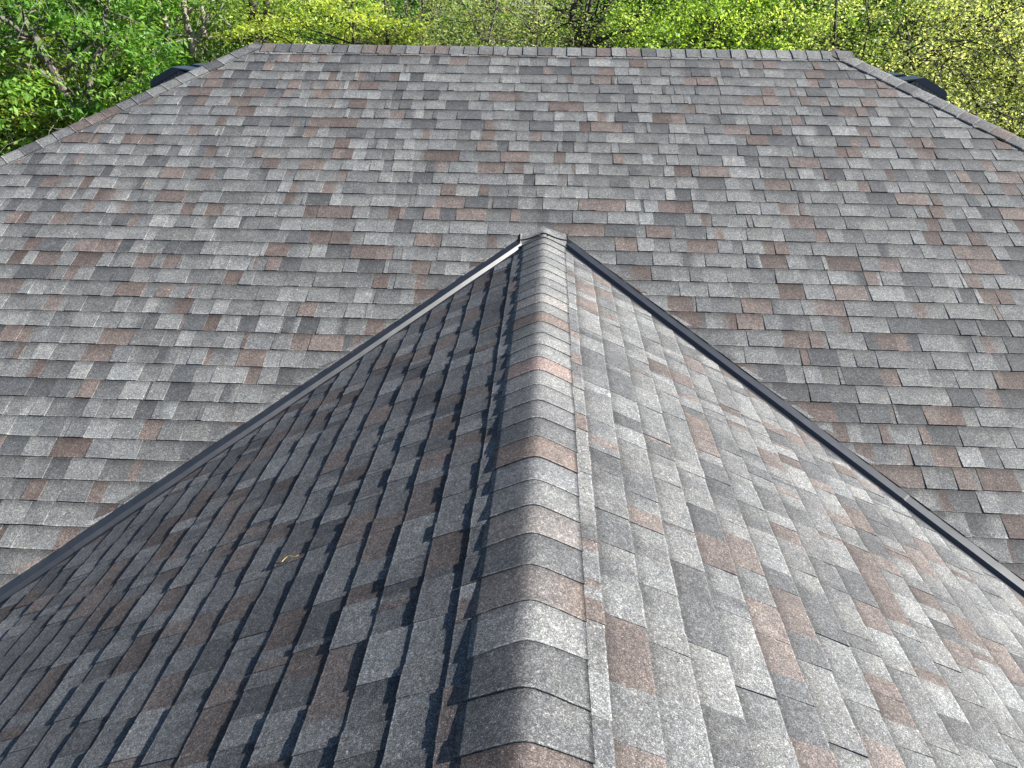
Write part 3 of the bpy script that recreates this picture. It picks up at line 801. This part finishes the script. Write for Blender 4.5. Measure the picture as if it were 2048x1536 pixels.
proto('darktwin', seed=16, leafkey='mid', bark='dark', H=6.6, crown_r=2.2, crown_z0=1.5, nclump=100, per=85, lsize=.10, aspect=.5, clump_r=.45, flat=.7, bare=30,
      leaders=[([(-.1, -1.2, 0)] + loc(X3, Y3, wp(512, 110, 10.2), wp(506, 50, 10.2), wp(502, 0, 10.3), wp(498, -25, 10.4)), .12, .06),
               ([(.2, -1.2, 0)] + loc(X3, Y3, wp(524, 110, 10.3), wp(530, 50, 10.3), wp(534, 0, 10.4), wp(545, -25, 10.6)), .09, .05)])
proto('broad', seed=8, leafkey='deep', bark='grey', H=7.6, crown_r=2.7, crown_z0=1.6, nclump=150, per=100, lsize=.13, aspect=.42, trunk_r=.17, clump_r=.42, droop=.5, flat=.5)
proto('broadmid', seed=12, leafkey='mid', bark='grey', H=7.0, crown_r=2.5, crown_z0=1.4, nclump=150, per=100, lsize=.12, aspect=.45, trunk_r=.14, multi=2, clump_r=.4, droop=.4, lean=(.03, -.02))
proto('yellow', seed=3, leafkey='yellow', bark='dark', H=6.9, crown_r=2.2, crown_z0=1.8, nclump=160, per=150, lsize=.085, aspect=.5, trunk_r=.12, multi=2, clump_r=.40, flat=.3, droop=.2)
proto('olive', seed=4, leafkey='olive', bark='grey', H=6.9, crown_r=2.5, crown_z0=1.2, nclump=300, per=130, lsize=.062, aspect=.35, trunk_r=.10, multi=3, clump_r=.42, droop=0, flat=.9, bare=30)
proto('bright', seed=5, leafkey='bright', bark='dark', H=7.0, crown_r=2.6, crown_z0=1.5, nclump=320, per=130, lsize=.070, aspect=.5, trunk_r=.15, clump_r=.38, flat=.6)
proto('sparse', seed=6, leafkey='haze', bark='dark', H=7.0, crown_r=2.7, crown_z0=1.0, nclump=260, per=90, lsize=.068, aspect=.6, trunk_r=.13, multi=2, clump_r=.5, flat=.9, bare=90, twigs=150)
X4, Y4 = wp(1200, 60, 9.6).x, 11.2
proto('limbed', seed=19, leafkey='mid', bark='dark', H=6.7, crown_r=2.2, crown_z0=1.2, nclump=150, per=90, lsize=.070, aspect=.5, clump_r=.42, flat=.8, bare=60, clear=.2,
      leaders=[([(-.1, -1.0, 0)] + loc(X4, Y4, wp(1170, 105, 9.8), wp(1165, 80, 9.8), wp(1190, 50, 9.7), wp(1215, 10, 9.8), wp(1240, -25, 10)), .10, .04),
               (loc(X4, Y4, wp(1172, 95, 9.8), wp(1200, 78, 9.5), wp(1235, 66, 9.4), wp(1265, 60, 9.4)), .07, .02),
               (loc(X4, Y4, wp(1165, 75, 9.8), wp(1140, 45, 9.7), wp(1150, 10, 9.8), wp(1165, -25, 10)), .06, .03),
               (loc(X4, Y4, wp(1190, 50, 9.7), wp(1175, 20, 9.6), wp(1190, -20, 9.8)), .05, .03)])
proto('shrub', seed=7, leafkey='yellow', bark='grey', H=3.6, crown_r=1.9, crown_z0=.2, nclump=170, per=170, lsize=.062, aspect=.5, trunk_r=.05, multi=3, clump_r=.34, flat=.8)

MESHC = {}
def place(key, name, x, y, rot, scale, label, group=None, leaf=None, z=GZ, cat='tree', sz=None):
    mb, me, bm_, lm = PROTO[key]
    root = empty(name, (x, y, z)); root.rotation_euler = (0, 0, rot); root.scale = (scale, scale, sz or scale)
    if leaf: lm = LM[leaf]
    if key not in MESHC:
        t = mb.build('trunk', [bm_], root, merge=True); MESHC[key] = t.data
    else:
        t = bpy.data.objects.new('trunk', MESHC[key]); COL.objects.link(t); t.parent = root
    k2 = (key, lm.name)
    if k2 not in MESHC:
        m2 = me if (key, '*') not in MESHC else me.copy()
        MESHC[(key, '*')] = 1; m2.materials.clear(); m2.materials.append(lm); MESHC[k2] = m2
    c = bpy.data.objects.new('crown', MESHC[k2]); COL.objects.link(c); c.parent = root
    tag(root, label, cat, group)
    return root

def px(u, Y):
    """world x at depth y=Y for photo column u"""
    v = fw + (u-1024)/1464.44*rt + (768-60)/1464.44*up
    s = (Y-CAM.y)/v.y
    return CAM.x + v.x*s
FT = 'trees close behind the house'
place('leaning', 'broadleaf_tree', X1, Y1, 0, 1.0, 'deep green tree with long leaves at the left edge of the roof, grey leaning trunk', FT)
place('yellow', 'yellow_green_tree', px(-60, 8.6), 8.6, 2.1, .9, 'yellow green tree at the far left corner of the view', FT)
place('shrub', 'leafy_shrub', px(70, 6.6), 6.6, .4, 1.0, 'bright yellow green shrub below the left hip of the roof', 'shrubs beside the house', cat='shrub')
place('shrub', 'leafy_shrub', px(-60, 5.2), 5.2, 2.4, .9, 'yellow green shrub at the left edge beside the lowest hip caps', 'shrubs beside the house', cat='shrub')
place('twin', 'broadleaf_tree', X2, Y2, 0, 1.0, 'mid green tree with pale twin trunks behind the left roof vents', FT)
place('darktwin', 'slender_tree', X3, Y3, 0, 1.0, 'thin tree with dark twin stems behind the left end of the main ridge', FT)
place('yellow', 'yellow_green_tree', px(660, 9.6), 9.6, 3.3, 1.0, 'bright yellow tree with layered sprays above the left part of the ridge', FT)
place('broad', 'broadleaf_tree', px(825, 13.5), 13.5, 2.9, 1.0, 'dark green tree in the gap between the yellow tree and the grey olive trees', FT)
place('olive', 'olive_green_tree', px(925, 10.2), 10.2, .2, 1.0, 'grey olive fine leaved tree above the middle of the ridge, left of its twin', FT)
place('olive', 'olive_green_tree', px(1060, 10.8), 10.8, 2.4, 1.02, 'olive fine leaved tree directly above the gable apex', FT)
place('limbed', 'slender_tree', X4, Y4, 0, 1.0, 'dark limbed thin tree left of the dense bright green tree', FT)
place('bright', 'dense_green_tree', px(1400, 10.4), 10.4, .9, 1.0, 'dense bright green tree above the right part of the ridge', FT)
place('bright', 'dense_green_tree', px(1560, 12.2), 12.2, 2.9, 1.0, 'narrow bright green tree just right of the dense round one', FT, leaf='mid')
place('broad', 'broadleaf_tree', px(1665, 13.4), 13.4, 5.2, 1.05, 'dark green tree behind the right end of the main ridge', FT)
place('sparse', 'slender_tree', px(1790, 10.2), 10.2, 2.2, 1.0, 'pale speckled yellow green tree above the right roof vents', FT)
place('sparse', 'slender_tree', px(1960, 8.8), 8.8, 5.5, .95, 'twiggy pale green tree at the right edge beyond the hip', FT)
place('olive', 'olive_green_tree', px(2110, 9.6), 9.6, 3.6, 1.0, 'hazy yellow green tree at the far right corner of the view', FT, leaf='haze')
place('shrub', 'leafy_shrub', px(2020, 6.2), 6.2, 4.4, 1.05, 'pale yellow shrub below the right hip at the right edge', 'shrubs beside the house', leaf='haze', cat='shrub')
BT = 'second row of trees behind the house'  # mostly deep leaf colours, painting shade into gaps between near crowns
for i, (u, Y, key, leaf, lab) in enumerate((
    (20, 15, 'broadmid', 'deep', 'dark green tree of the second row behind the left corner'),
    (270, 15.5, 'bright', 'deep', 'tall green tree of the second row between the left tree and the twin trunks'),
    (470, 16, 'bright', 'mid', 'mid green tree of the second row behind the dark twin stems'),
    (700, 16.5, 'olive', 'deep', 'deep green tree of the second row behind the bright yellow tree'),
    (990, 17, 'broad', 'deep', 'dark tree of the second row behind the grey olive trees'),
    (1240, 16, 'bright', 'deep', 'dark green tree of the second row behind the dark limbed one'),
    (1500, 17, 'broad', 'deep', 'dark green tree of the second row behind the dense bright tree'),
    (1740, 16.5, 'broadmid', 'deep', 'deep green tree of the second row behind the right ridge end'),
    (1900, 15, 'bright', 'haze', 'pale tree of the second row behind the right vents'),
    (2080, 14, 'broadmid', 'mid', 'green tree of the second row behind the right corner'))):
    place(key, 'woodland_tree', px(u, Y), Y, i*1.3, 1.15, lab, BT, leaf=leaf)

# far woodland, one mass; deep leaf colour paints in shade between near crowns
rng = np.random.default_rng(99)
nC = 1500
ang = rng.uniform(math.radians(-62), math.radians(62), nC); dist = rng.uniform(24, 34, nC)
hz = rng.uniform(-3.5, 7.0, nC)
Cc = np.stack([np.sin(ang)*dist, np.cos(ang)*dist-5, hz], 1)
per = 90; cid = np.repeat(np.arange(nC), per)
P_ = Cc[cid] + rng.normal(0, 1, (nC*per, 3))*np.array([.62, .62, .5])
tn = np.clip(rng.normal(.45, .2, nC*per)+rng.normal(0, .3, nC)[cid], 0, 1)
me = leaves_mesh('woodland', P_, .30, rng, .3, .55, tn)
wl = link_mesh('woodland', me, [LM['deep']]); tag(wl, 'continuous green woodland filling the background behind the near trees', 'woodland', kind='stuff')
